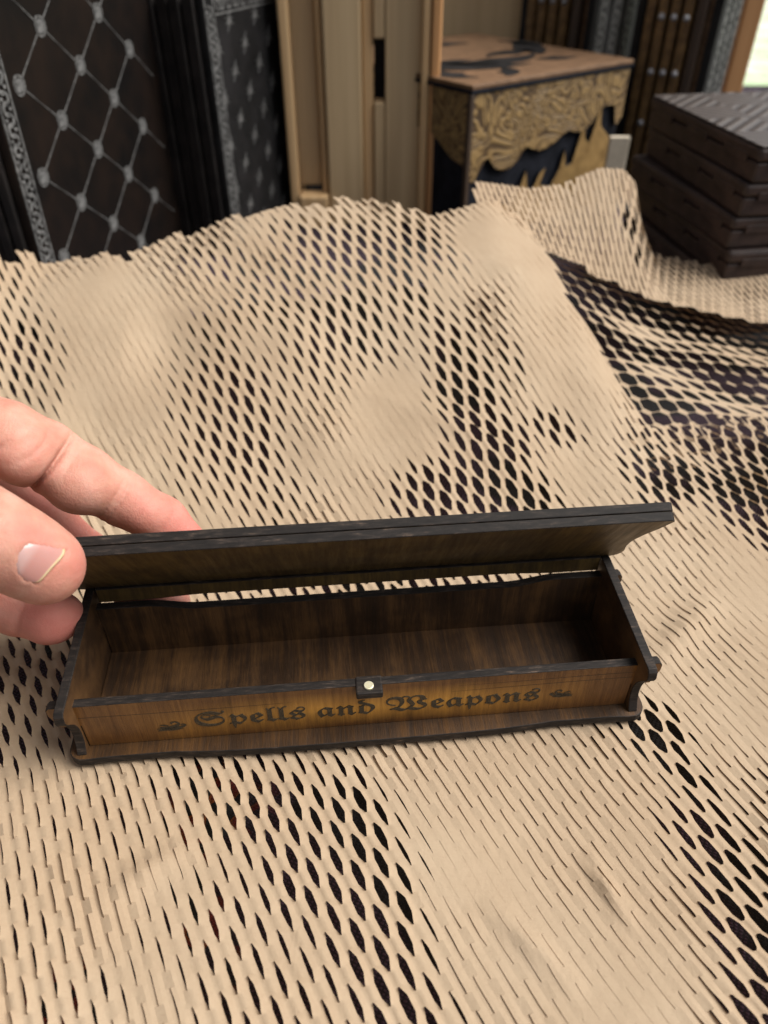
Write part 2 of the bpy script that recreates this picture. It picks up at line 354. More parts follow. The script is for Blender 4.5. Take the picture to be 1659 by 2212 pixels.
def gridded(fun, x0, x1, y0, y1, st=.0016):
    """tabulate a slow plan function once and read it back bilinearly"""
    gx_ = np.arange(x0, x1 + st, st); gy_ = np.arange(y0, y1 + st, st); T = fun(*np.meshgrid(gx_, gy_, indexing='ij'))
    def f(x, y):
        fx = np.clip((x - x0) / st, 0, len(gx_) - 1.001); fy = np.clip((y - y0) / st, 0, len(gy_) - 1.001)
        ix, iy = fx.astype(np.int32), fy.astype(np.int32); tx, ty = fx - ix, fy - iy
        return (T[ix, iy] * (1 - tx) + T[ix + 1, iy] * tx) * (1 - ty) + (T[ix, iy + 1] * (1 - tx) + T[ix + 1, iy + 1] * tx) * ty
    return f
def honeycomb(name, D, P, ang, xr, yr, zfun, afun, keep, warp=None, ns=16, h0=0.00095, h1=0.00075, seed=1, sg=-1.0, hs=.355, flat=None):
    """kraft sheet cut with staggered slits: the strips between the slits tilt like shingles, small bridges fold back
    between them, and the strips bow apart where the sheet has been pulled open"""
    ca, sa = math.cos(ang), math.sin(ang)                # slit direction (ca, sa)
    zfun = gridded(zfun, xr[0] - .15, xr[1] + .15, yr[0] - .05, yr[1] + .15); afun = gridded(afun, xr[0] - .15, xr[1] + .15, yr[0] - .05, yr[1] + .15)
    nzf = gridded(lambda x, y: vnoise(x, y, .030, seed + 11) + .5 * vnoise(x, y, .012, seed + 12), xr[0] - .15, xr[1] + .15, yr[0] - .05, yr[1] + .15)
    ff = gridded(flat, xr[0] - .15, xr[1] + .15, yr[0] - .05, yr[1] + .15) if flat else (lambda x, y: 1.0)
    cor = np.array([(x, y) for x in xr for y in yr]); s_ = cor @ [ca, sa]; t_ = cor @ [-sa, ca]
    k0, k1 = int(t_.min() / D) - 1, int(t_.max() / D) + 1
    K = np.arange(k0, k1); rs = np.random.RandomState(seed)
    # samples along the slit, denser at its ends
    u = np.array([0, .05, .105, .145, .175, .25, .325, .355, .395, .45]); u = np.concatenate([u, .5 + u]); u = np.sort(np.concatenate([u]))
    ns = len(u); j0, j1 = int(s_.min() / P) - 1, int(s_.max() / P) + 1
    s = (np.arange(j0, j1)[:, None] + u[None, :]).ravel() * P
    ph = s[None, :] / P - 0.5 * (K[:, None] % 2); ph = np.abs(ph - np.round(ph))
    B = np.clip((hs - ph) / (2 * hs - .5), 0, 1); B = B * B * (3 - 2 * B) * .15 + B * .85      # 0 on the lower bridge, 1 on the upper
    lo_free = np.clip((hs - ph) / .03, 0, 1); ph2 = .5 - ph; up_free = np.clip((hs - ph2) / .03, 0, 1)
    SS = np.broadcast_to(s[None, :], B.shape); T0 = K[:, None] * D + 0 * SS
    def world(S_, T_):
        X, Y = S_ * ca - T_ * sa, S_ * sa + T_ * ca
        return warp(X, Y) if warp else (X, Y)
    cx, cy = world(SS, T0 + D / 2); lx, ly_ = world(SS, T0); ux, uy = world(SS, T0 + D)
    al = np.clip(afun(lx, ly_), -.24, .86); au = np.clip(afun(ux, uy), -.24, .86)
    hh = lambda x, y, a: h0 * np.clip(.75 + 1.5 * nzf(x, y), .12, 1.7) * np.clip(1.1 - a / .25, .3, 1) * ff(x, y) + h1 * np.clip((a - .05) / .25, 0, 1)
    hl = hh(lx, ly_, al); hu = hh(ux, uy, au); hm_ = (hl + hu) / 2
    low = al * D * B; upp = D - au * D * (1 - B)
    ws = np.array([0, .33, .5, .67, 1.0]); nt = len(ws)
    V = np.empty(B.shape + (nt, 3))
    for q, w in enumerate(ws):
        x, y = world(SS, T0 + low * (1 - w) + upp * w)
        if q == 0: z = -hl * lo_free
        elif q == nt - 1: z = hu * up_free
        else: z = hm_ * (2 * w - 1) * np.where((al + au) > .16, 1.0, 1.75 if q != 2 else 1.0)
        V[:, :, q, 0] = x; V[:, :, q, 1] = y; V[:, :, q, 2] = zfun(x, y) + sg * z
    ok = keep(cx, cy)                                    # decided per half cell so a cut edge steps from strip to strip
    m = ok.reshape(len(K), -1, ns // 2); okb = np.repeat(m[:, :, ns // 4], ns // 2, 1)
    idx = np.arange(V[..., 0].size).reshape(B.shape + (nt,))
    F = np.stack([idx[:, :-1, :-1], idx[:, 1:, :-1], idx[:, 1:, 1:], idx[:, :-1, 1:]], -1)
    F = F[okb[:, :-1]].reshape(-1, 4)
    Vf = V.reshape(-1, 3)
    used = np.zeros(len(Vf), bool); used[F.ravel()] = True; ui = np.where(used)[0]
    # weld the bridges between neighbouring strips
    kq = np.round((Vf[ui] + 2.0) / 4e-6).astype(np.int64); key = (kq[:, 0] * 1048576 + kq[:, 1]) * 1048576 + kq[:, 2]
    _, first, inv = np.unique(key, return_index=True, return_inverse=True)
    mp = np.full(len(Vf), -1); mp[ui] = inv.ravel()
    me = mesh_np(name, Vf[ui][first], mp[F], False)
    am = np.minimum(al, au)[:, :-1][okb[:, :-1]]; me.polygons.foreach_set('use_smooth', np.repeat(am > .06, nt - 1)); me.update()
    return link(name, me, None, (M['kraft'],))

SHEET_Z = -0.0019
def warp_main(X, Y):
    q = np.clip(Y - .13, 0, 1); return X * (1 + 1.15 * q), Y + 0.55 * q * q
def keep_main(x, y):
    return (y < ymax(x) - .006 + .016 * vnoise(x, y, .011, 5) + .007 * vnoise(x, y * .3, .03, 15)) & (y > .035) & (np.abs(x) < .17 + .42 * np.clip(y - .08, 0, 1))
ANG = math.atan2(-0.88, 0.475)
p_main = honeycomb('honeycomb_paper', 0.0036, 0.0136, ANG, (-.36, .36), (.02, .45), lambda x, y: height(x, y) + SHEET_Z, opening, keep_main, warp_main, flat=flatness)
tag(p_main, 'large tan kraft honeycomb paper sheet under the wooden box, rising to a ragged crest', 'paper', 'crumpled honeycomb packing paper')

def z_open(x, y):
    t = np.clip((x - .085) / .15, 0, 1); base = .052 * (1 - t) ** 1.4 * np.clip((y - .30) / .14, 0, 1) ** 0.8
    return base - .004 + .005 * vnoise(x, y, .05, 31)
def a_open(x, y):
    a = .74 - .2 * np.clip(vnoise(x, y, .05, 33) * 2, 0, 1)
    for bx, by, r, dx in ((.150, .405, .016, 2.8), (.155, .365, .014, 2.4), (.215, .40, .017, 2.2), (.19, .345, .016, 3.), (.235, .365, .014, 2.)):
        d = np.sqrt(((x - bx) / dx + (y - by) * .35) ** 2 + (y - by) ** 2) / r
        a = a * np.clip(d * .9, .12, 1)
    return a
def y_line(x): return np.interp(x, [.05, .087, .13, .17, .24, .4], [.455, .452, .452, .446, .432, .41])
def keep_open(x, y): return (y < y_line(x) + .025) & (y > np.interp(x, [.09, .125, .16, .2, .3, .4], [.41, .29, .30, .325, .35, .36])) & (x > .07) & (x < .36) & (x > .055 + (.45 - y) * .25)
p_open = honeycomb('honeycomb_paper', 0.0062, 0.0160, R(-30), (.05, .38), (.27, .48), z_open, a_open, keep_open, None, 16, .0003, .0004, 2, -1.0)
tag(p_open, 'wide open hexagon mesh of kraft paper beside the stacked dark boxes', 'paper', 'crumpled honeycomb packing paper')

def z_back(x, y):
    z0 = np.interp(x, [.05, .08, .13, .17, .24, .4], [.062, .056, .031, .017, .008, .006])
    z1 = np.interp(x, [.05, .09, .11, .134, .15, .160, .168, .18, .25, .4], [.077, .070, .071, .080, .078, .069, .046, .024, .020, .02])
    y1 = np.interp(x, [.05, .16, .18, .25, .4], [.48, .50, .50, .475, .44])
    y0 = y_line(x) - .012
    t = np.clip((y - y0) / np.maximum(y1 - y0, .01), 0, 1.05)
    return z0 + (z1 - z0) * t ** 1.15 + .004 * vnoise(x, y, .03, 41)
def keep_back(x, y):
    y1 = np.interp(x, [.05, .16, .18, .25, .4], [.48, .50, .50, .475, .44])
    return (y > y_line(x) - .012) & (y < y1 + .003 * vnoise(x, y, .012, 6)) & (x > .055) & (x < .36)
def a_back(x, y):
    a = -.08 + .12 * vnoise(x, y, .012, 58)
    for bx, by, r, am in ((.153, .475, .008, .5), (.158, .46, .006, .4), (.115, .49, .006, .35)):
        a = np.maximum(a, am * np.clip(1.4 - np.hypot(x - bx, y - by) / r, 0, 1))
    return a
p_back = honeycomb('honeycomb_paper', 0.0034, 0.0120, R(-78), (.04, .38), (.40, .52), z_back, a_back, keep_back, None, 12, .0006, .0006, 5)
tag(p_back, 'curled flap of kraft paper with torn steps standing up before the carved chest', 'paper', 'crumpled honeycomb packing paper')

# table under the paper
gx = np.linspace(-.9, .9, 181); gy = np.linspace(-.1, 1.35, 146); X, Y = np.meshgrid(gx, gy)
inside = np.clip((ymax(X) - Y) / .05, 0, 1) * np.clip((.33 - np.abs(X)) / .06, 0, 1)
Z = -.024 + inside * (np.clip(height(X, Y), -.004, .2) * .80 + .0155)
idx = np.arange(X.size).reshape(X.shape)
F = np.stack([idx[:-1, :-1], idx[:-1, 1:], idx[1:, 1:], idx[1:, :-1]], -1).reshape(-1, 4)
cl = link('tablecloth', mesh_np('tablecloth', np.stack([X, Y, Z], -1).reshape(-1, 3), F), None, (M['cloth'],)); tag(cl, kind='structure')
TZ = -.024

# ------------------------------------------------------------------ the wooden box
BOX = empty('pencil_box', (-0.00610, 0.13861, 0.0), R(5.274))
tag(BOX, 'narrow dark stained wooden pencil box with its lid held open and gothic lettering', 'box')
PW = (M['stain'], M['char'])
X_, Y_, Z_ = (1, 0, 0), (0, 1, 0), (0, 0, 1)
def arc(cx, cy, r, a0, a1, n=6): return [(cx + r * math.cos(R(a0 + (a1 - a0) * i / n)), cy + r * math.sin(R(a0 + (a1 - a0) * i / n))) for i in range(n + 1)]
HL = .0926
fr = [(x, -.0016 * max(0, 1 - (abs(x) / .06) ** 4) ** 1 ) for x in np.linspace(-.080, .080, 33)]
outline = arc(-HL + .005, .0045, .005, 180, 270)[:-1] + [(-.086, -.0004)] + fr + [(.086, -.0004)] + arc(HL - .005, .0045, .005, 270, 360)[1:] + arc(HL - .005, .046, .005, 0, 90) + arc(-HL + .005, .046, .005, 90, 180)
prism('floor_board', [(-.0865, .0078), (.0865, .0078), (.0865, .0418), (-.0865, .0418)], .0006, ((0, 0, .0030), X_, Y_, Z_), PW, BOX, 0)
prism('base_board', outline, .003, ((0, 0, 0), X_, Y_, Z_), (M['stain_base'], M['char']), BOX)
FT = .0232
def tabs(zt_mid, zt_end, tab, zlow, dip=None):
    top = []
    for x in np.linspace(-.0866, .0866, 60):
        q = min(1, max(0, (.070 - abs(x)) / .016)); q = q * q * (3 - 2 * q); top.append((x, zt_end + (zt_mid - zt_end) * q))
    right = [(.0905, zt_end), (tab - .001, zt_end), (tab, zt_end - .0012), (tab, zt_end - .0035), (tab - .0022, zlow), (.0866, zlow), (.0866, .003)]
    left = [(-x, z) for x, z in reversed(right)]
    return [(x, z) for x, z in top] + right + left
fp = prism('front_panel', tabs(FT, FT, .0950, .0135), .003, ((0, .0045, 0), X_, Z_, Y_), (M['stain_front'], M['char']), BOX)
prism('back_panel', tabs(.0232, .0256, .0945, .0165), .003, ((0, .0420, 0), X_, Z_, Y_), PW, BOX)
ep = smooth_poly([(.0012, .0031), (.0030, .0075), (.0034, .0125), (.0022, .0170), (.0000, .0205), (-.0020, .0232), (-.0026, .0250)], 5, False) + \
     [(-.0022, .0272), (-.0012, .0282), (.0435, .0312)] + arc(.0455, .0285, .0028, 88, 0, 6) + [(.0482, .024), (.0465, .016), (.0478, .0031)]
for sx in (-1, 1):
    x0 = .0868 if sx > 0 else -.0897
    prism('end_panel', ep, .0029, ((x0, 0, 0), Y_, Z_, X_), PW, BOX)
# lid, opened towards the viewer's side of upright
LA = R(124.2); hd = Vector((0, math.cos(LA), math.sin(LA))); ho = Vector((0, math.sin(LA), -math.cos(LA))) ; ho = Vector((0, .827, .562))
half = [(.0885, 0), (.0925, .0025), (.0932, .008), (.0915, .015), (.0908, .022), (.0918, .030), (.0938, .037), (.0950, .0430), (.0952, .0448), (.0940, .0462)]
hs2 = smooth_poly(half, 4, False)
lid_out = [(x, w) for x, w in hs2] + [(-x, w) for x, w in reversed(hs2)]
hinge = Vector((0, .0480, .0290))
lid = prism('lid', lid_out, .0028, (hinge + ho * .0031, X_, hd, ho), (M['stain_lid'], M['char']), BOX)
prism('lining_board', [(x, w) for x, w in lid_out], .0029, (hinge, X_, hd, ho), (M['stain_lid'], M['char']), lid)
rail = []
for x in np.linspace(-.0862, .0862, 50):
    q = min(1, max(0, (.071 - abs(x)) / .02)); q = q * q * (3 - 2 * q); rail.append((x, .0258 + .0010 * q))
prism('hinge_rail', rail + [(.0862, .0320), (-.0862, .0320)], .003, ((0, .0448, 0), X_, Z_, Y_), (M['stain_lid'], M['char']), lid)
# catch
cb = box('catch_block', (-.0022, .0010, .0209), (.0060, .0079, .0236), M['char'], BOX, .0005)
me = bpy.data.meshes.new('magnet'); bm = bmesh.new()
bmesh.ops.create_cone(bm, cap_ends=True, segments=32, radius1=.00155, radius2=.00150, depth=.0008, matrix=Matrix.Translation((.0018, .0038, .0238))); bm.to_mesh(me); bm.free()
mg = link('magnet', me, cb, (M['brass'],)); bevel(mg, .00015)
# lettering burnt into the front
def fraktur(s):
    return ''.join(chr(0x1D56C + ord(c) - 65) if c.isupper() else chr(0x1D586 + ord(c) - 97) if c.islower() else c for c in s)
def text_mesh(body, name, x0, x1, zb, sz, parent, shear=0.0):
    cu = bpy.data.curves.new(name, 'FONT'); cu.body = body; cu.size = 1.0; cu.extrude = 0.012; cu.resolution_u = 6; cu.shear = shear
    o = bpy.data.objects.new(name, cu); COL.objects.link(o)
    me = bpy.data.meshes.new_from_object(o.evaluated_get(bpy.context.evaluated_depsgraph_get())); bpy.data.objects.remove(o)
    co = np.empty(len(me.vertices) * 3); me.vertices.foreach_get('co', co); co = co.reshape(-1, 3)
    mn, mx = co[:, 0].min(), co[:, 0].max(); sc = (x1 - x0) / (mx - mn)
    out = np.stack([x0 + (co[:, 0] - mn) * sc, .0045 - .00004 - co[:, 2] * .012, zb + co[:, 1] * sz], 1)
    me.vertices.foreach_set('co', out.ravel()); me.update()
    return link(name, me, parent, (M['burn'],))
text_mesh(fraktur('Spells'), 'lettering', -.0526, -.0182, .0088, .0098, fp)
text_mesh(fraktur('and'), 'lettering', -.0145, .0037, .0089, .0098, fp)
text_mesh(fraktur('Weapons'), 'lettering', .0072, .0567, .0090, .0098, fp)
def stroke(name, paths, parent, y=.00440, mat=None, th=.00012):
    """pen strokes on the front board: list of [(x, z, half-width), ...]"""
    V, F = [], []
    for pts in paths:
        P = smooth_poly(pts, 6, False); n = len(P); b = len(V)
        for i, (x, z, w) in enumerate(P):
            dx, dz = (P[min(i + 1, n - 1)][0] - P[max(i - 1, 0)][0], P[min(i + 1, n - 1)][1] - P[max(i - 1, 0)][1])
            L = math.hypot(dx, dz) or 1; nx, nz = -dz / L * w, dx / L * w
            V += [(x + nx, y, z + nz), (x - nx, y, z - nz)]
            if i: F.append((b + 2 * i - 2, b + 2 * i - 1, b + 2 * i + 1, b + 2 * i))
    me = bpy.data.meshes.new(name); me.from_pydata(V, [], F); me.update()
    o = link(name, me, parent, (mat or M['burn'],))
    return o
def scroll(x, z, s, fl=1):
    T = lambda pts: [(x + fl * a * s, z + b * s, w * s * 1.35) for a, b, w in pts]
    return [T([(-3.2, -1.2, .12), (-1.5, -.9, .28), (.5, -1.1, .22), (2.6, -.9, .05)]),
            T([(-2.8, .3, .05), (-1.2, -.2, .3), (.6, .1, .38), (1.8, .9, .25), (1.2, 1.8, .2), (.2, 1.6, .2), (.3, 1.0, .1)]),
            T([(-2.0, -.6, .08), (0, -.5, .3), (2.0, -.3, .3), (3.2, .3, .22), (2.7, .8, .15), (2.2, .5, .1)]),
            T([(-2.6, 1.0, .04), (-1.6, .8, .2), (-.6, .5, .1)]), T([(-3.4, -.4, .05), (-2.4, -.5, .2), (-1.2, -.6, .1)])]
stroke('ornament', scroll(-.0600, .0098, .00135), fp)
stroke('ornament', scroll(.0640, .0112, .00115, -1), fp)
def sline(name, pts): stroke(name, [pts], fp, .00446, M['score'])
sline('engraved_line', [(-.0866, .0176, .00011), (-.06, .0173, .0001), (-.033, .0174, .00009), (-.022, .0175, .00003)])
sline('engraved_line', [(.028, .0168, .00004), (.05, .0171, .0001), (.07, .0173, .0001), (.0866, .0173, .00011)])
sline('engraved_line', [(.030, .0195, .00003), (.05, .0195, .00008), (.07, .0197, .0001), (.0866, .0197, .0001)])

# ------------------------------------------------------------------ the hand
HAND = {
 'thumb': [(100, 1220, .197, .0090), (72, 1206, .195, .0102), (14, 1178, .191, .0110), (-50, 1145, .187, .0114), (-140, 1095, .184, .0125), (-330, 1060, .190, .0170)],
 'index': [(410, 1180, .243, .0066), (350, 1125, .240, .0075), (262, 1076, .236, .0083), (180, 1030, .231, .0092), (95, 985, .226, .0104), (10, 945, .220, .0106), (-150, 900, .216, .0120), (-330, 930, .214, .0150)],
 'middle': [(372, 1300, .268, .0064), (285, 1262, .264, .0076), (190, 1205, .258, .0082), (95, 1125, .252, .0092), (-20, 1060, .244, .0100), (-160, 1020, .236, .0115), (-340, 1000, .228, .0150)],
 'ring': [(132, 1329, .243, .0072), (100, 1327, .243, .0078), (45, 1315, .242, .0084), (-60, 1285, .240, .0090), (-180, 1230, .238, .0105), (-350, 1090, .232, .0140)],
}
def make_hand():
    prim = []
    for k, pts in HAND.items():
        W_ = [(np.array(at(u, v, z)), r) for u, v, z, r in pts]
        for (a, ra), (b, rb) in zip(W_[:-1], W_[1:]): prim.append((k, a, ra, b, rb))
    A, Bp = np.array(at(-330, 930, .214)), np.array(at(-350, 1090, .230))
    prim.append(('palm', A, .017, Bp, .017)); prim.append(('palm', np.array(at(-330, 1060, .192)), .018, np.array(at(-520, 1020, .21)), .022))
    prim.append(('palm', A, .016, np.array(at(-520, 980, .222)), .024)); prim.append(('palm', Bp, .015, np.array(at(-520, 1080, .225)), .023))
    wr = np.array(at(-760, 1120, .21)); prim.append(('palm', np.array(at(-520, 1020, .215)), .026, wr, .024)); prim.append(('palm', wr, .024, wr + np.array([-.06, -.05, -.01]), .030))
    creases = [  # centre on the skin, reach, half-width, depth
        ('index', at(252, 1092, .230), .0105, .00055, .0006, at(262, 1076, .236), at(180, 1030, .231)),
        ('index', at(238, 1084, .230), .0105, .00050, .0005, at(262, 1076, .236), at(180, 1030, .231)),
        ('index', at(362, 1132, .234), .0060, .0006, .0003, at(350, 1125, .240), at(262, 1076, .236)),
        ('index', at(100, 1020, .218), .0135, .0009, .0022, at(95, 985, .226), at(10, 930, .220)),
        ('index', at(10, 960, .210), .0100, .0009, .0008, at(60, 985, .226), at(0, 900, .220)),
        ('middle', at(222, 1125, .250), .0095, .0006, .0006, at(215, 1165, .258), at(110, 1105, .252)),
        ('ring', at(47, 1322, .234), .0105, .0006, .0006, at(45, 1315, .242), at(-60, 1285, .240)),
        ('ring', at(40, 1318, .234), .0105, .0005, .0005, at(45, 1315, .242), at(-60, 1285, .240)),
        ('thumb', at(5, 1120, .178), .0085, .0006, .0005, at(30, 1180, .190), at(-40, 1145, .186)),
        ('thumb', at(-6, 1112, .178), .0080, .0006, .0005, at(30, 1180, .190), at(-40, 1145, .186)),
        ('thumb', at(18, 1135, .178), .0070, .0005, .0004, at(30, 1180, .190), at(-40, 1145, .186)),
        ('thumb', at(-20, 1160, .178), .0075, .0006, .0005, at(30, 1180, .190), at(-40, 1145, .186)),
        ('thumb', at(4, 1175, .178), .0060, .0005, .00035, at(30, 1180, .190), at(-40, 1145, .186)),
        ('index', at(150, 1010, .222), .0060, .0005, .0004, at(262, 1076, .236), at(150, 1020, .231)),
        ('index', at(70, 960, .214), .0080, .0006, .0006, at(95, 985, .226), at(60, 930, .220)),
        ('index', at(305, 1100, .232), .0060, .0005, .0003, at(350, 1125, .240), at(262, 1070, .236)),
    ]
    bulge = [(np.array(at(310, 1108, .234)), .0062), (np.array(at(190, 1050, .227)), .0078), (np.array(at(160, 1046, .226)), .0082), (np.array(at(50, 985, .216)), .0088), (np.array(at(98, 1228, .1975)), .0088), (np.array(at(108, 1340, .240)), .0074)]
    def cone(p, a, ra, b, rb):
        ab = b - a; L2 = ab @ ab
        t = np.clip(((p - a) @ ab) / L2, 0, 1)
        d = p - a - t[..., None] * ab
        return np.sqrt((d * d).sum(-1)) - (ra + (rb - ra) * t)
    BUL = [(c, r, min(('thumb', 'index', 'ring'), key=lambda q: min(float(cone(c[None], *m[1:])[0]) for m in prim if m[0] == q))) for c, r in bulge]
    def smin(a, b, k):
        h = np.clip(.5 + .5 * (b - a) / k, 0, 1); return b + (a - b) * h - k * h * (1 - h)
    def sdf(p):
        per = {}
        for k, a, ra, b, rb in prim:
            d = cone(p, a, ra, b, rb); per[k] = d if k not in per else smin(per[k], d, .003)
        for c, r, k in BUL:
            per[k] = smin(per[k], np.sqrt(((p - c) ** 2).sum(-1)) - r, .004)
        for k, c, reach, w, dep, a, b in creases:
            c = np.array(c); ax = np.array(b) - np.array(a); ax = ax / np.linalg.norm(ax)
            q = p - c; al = q @ ax
            per[k] = per[k] + dep * np.exp(-(al / w) ** 2) * np.exp(-((q * q).sum(-1) / reach ** 2) ** 2)
        d = smin(per['index'], per['palm'], .008); d = smin(d, smin(per['middle'], per['palm'], .008), .0012)
        d = smin(d, smin(per['ring'], per['palm'], .008), .0012); d = smin(d, smin(per['thumb'], per['palm'], .010), .0012)
        return d
    h = .00075
    pts = np.array([q for m in prim for q in (m[1], m[3])]); lo = pts.min(0) - .034; hi = pts.max(0) + .034
    lo[0] = max(lo[0], -.235)
    # coarse pass finds the cells near the skin, the fine grid is only evaluated there
    n = np.ceil((hi - lo) / h).astype(int) + 1; n = (n // 8 + 1) * 8
    G = np.full(n, 1.0, np.float32)
    nb = n // 8; bc = np.stack(np.meshgrid(*[lo[i] + (np.arange(nb[i]) * 8 + 3.5) * h for i in range(3)], indexing='ij'), -1).reshape(-1, 3)
    dc = sdf(bc); near = np.abs(dc) < 8 * h * 1.1
    G[...] = np.repeat(np.repeat(np.repeat(dc.reshape(nb), 8, 0), 8, 1), 8, 2)
    loc = np.stack(np.meshgrid(*[np.arange(8)] * 3, indexing='ij'), -1).reshape(-1, 3)
    bi = np.stack(np.unravel_index(np.where(near)[0], nb), -1) * 8
    ii = (bi[:, None, :] + loc[None]).reshape(-1, 3)
    for c0 in range(0, len(ii), 400000):
        j = ii[c0:c0 + 400000]; G[j[:, 0], j[:, 1], j[:, 2]] = sdf(lo + j * h)
    # surface nets
    neg = G < 0
    cells = np.zeros(n - 1, np.int8)
    for d in np.ndindex(2, 2, 2): cells += neg[d[0]:n[0] - 1 + d[0], d[1]:n[1] - 1 + d[1], d[2]:n[2] - 1 + d[2]].astype(np.int8)
    act = (cells > 0) & (cells < 8); ci = np.stack(np.where(act), -1); num = np.full(n - 1, -1, np.int64); num[act] = np.arange(len(ci))
    acc = np.zeros((len(ci), 3)); cnt = np.zeros(len(ci))
    for d0 in np.ndindex(2, 2, 2):
        for ax in range(3):
            if d0[ax]: continue
            d1 = list(d0); d1[ax] = 1
            a = G[tuple((ci + d0).T)]; b = G[tuple((ci + d1).T)]; m = (a < 0) != (b < 0)
            t = np.where(m, a / np.where(m, a - b, 1), 0)
            pos = np.repeat(np.array(d0, float)[None], len(ci), 0); pos[:, ax] = t
            acc[m] += pos[m]; cnt[m] += 1
    V = lo + (ci + acc / cnt[:, None]) * h
    Fq = []
    for ax in range(3):
        o1, o2 = [(1, 2), (2, 0), (0, 1)][ax]
        sl0 = [slice(1, n[i] - 1) for i in range(3)]; sl0[ax] = slice(0, n[ax] - 1)
        sl1 = list(sl0); sl1[ax] = slice(1, n[ax])
        ch = neg[tuple(sl0)] != neg[tuple(sl1)]; e = np.stack(np.where(ch), -1) + np.array([s.start for s in sl0])
        flip = neg[tuple(e.T)]
        def cell(d1_, d2_):
            c = e.copy(); c[:, o1] -= d1_; c[:, o2] -= d2_; return num[tuple(c.T)]
        q = np.stack([cell(1, 1), cell(0, 1), cell(0, 0), cell(1, 0)], -1)
        q = np.where(flip[:, None], q, q[:, ::-1]); Fq.append(q[(q >= 0).all(1)])
    return V, np.concatenate(Fq), sdf
HV, HF, HSDF = make_hand()
def skin():
    k = NT('skin')
    at_ = k.t.nodes.new('ShaderNodeAttribute'); at_.attribute_name = 'flush'
    big = k.noise(110, 3, 0.5); mid = k.noise(420, 4, 0.6)
    c = k.ramp(big, [(0.30, (0.43, 0.198, 0.138)), (0.50, (0.50, 0.265, 0.190)), (0.72, (0.57, 0.342, 0.262))])
    c = k.mix(k.mapr(mid, 0.35, 0.7, 0.0, 0.40), c, (0.56, 0.23, 0.18))
    c = k.mix(k.math('MULTIPLY', at_.outputs['Fac'], 0.9), c, (0.50, 0.135, 0.115))
    k.set(Base__Color=c, Roughness=0.56); k.p.inputs['Specular IOR Level'].default_value = 0.28
    k.p.inputs['Subsurface Weight'].default_value = 0.22; k.p.inputs['Subsurface Radius'].default_value = (1, .32, .18); k.p.inputs['Subsurface Scale'].default_value = .0035
    k.bump(k.math('ADD', k.math('MULTIPLY', k.noise(1.0, 4, 0.7, k.co((900, 260, 700), (0.3, 0.2, 0.9))), 0.8), k.math('MULTIPLY', k.math('ADD', mid, k.math('MULTIPLY', k.noise(1500, 3, 0.7), 0.8)), 0.9)), 0.40, 0.0005)
    return k.m
M['skin'] = skin()
hm = mesh_np('hand', HV, HF, True)
def setattr_f(me, name, vals):
    a = me.attributes.new(name, 'FLOAT', 'POINT'); a.data.foreach_set('value', np.asarray(vals, np.float32))
fl = np.zeros(len(HV))
for (u, v, z, r, am) in [(320, 1115, .233, .010, .6), (410, 1180, .243, .02, .9), (180, 1060, .226, .007, .5), (60, 1000, .215, .010, .35), (225, 1130, .250, .02, .75), (120, 1345, .240, .014, .9), (30, 1330, .238, .012, .5),
                         (150, 1215, .195, .008, .5), (110, 1160, .186, .006, .55), (60, 1150, .184, .005, .4), (100, 1285, .195, .008, .45), (30, 1260, .188, .008, .25), (100, 1085, .25, .018, .6), (300, 1240, .265, .02, .8)]:
    fl = np.maximum(fl, am * np.exp(-((HV - np.array(at(u, v, z))) ** 2).sum(1) / r ** 2))
setattr_f(hm, 'flush', fl)
hand = link('hand', hm, None, (M['skin'],))
tag(hand, 'bare left hand pinching the open lid between thumb and fingers', 'hand')
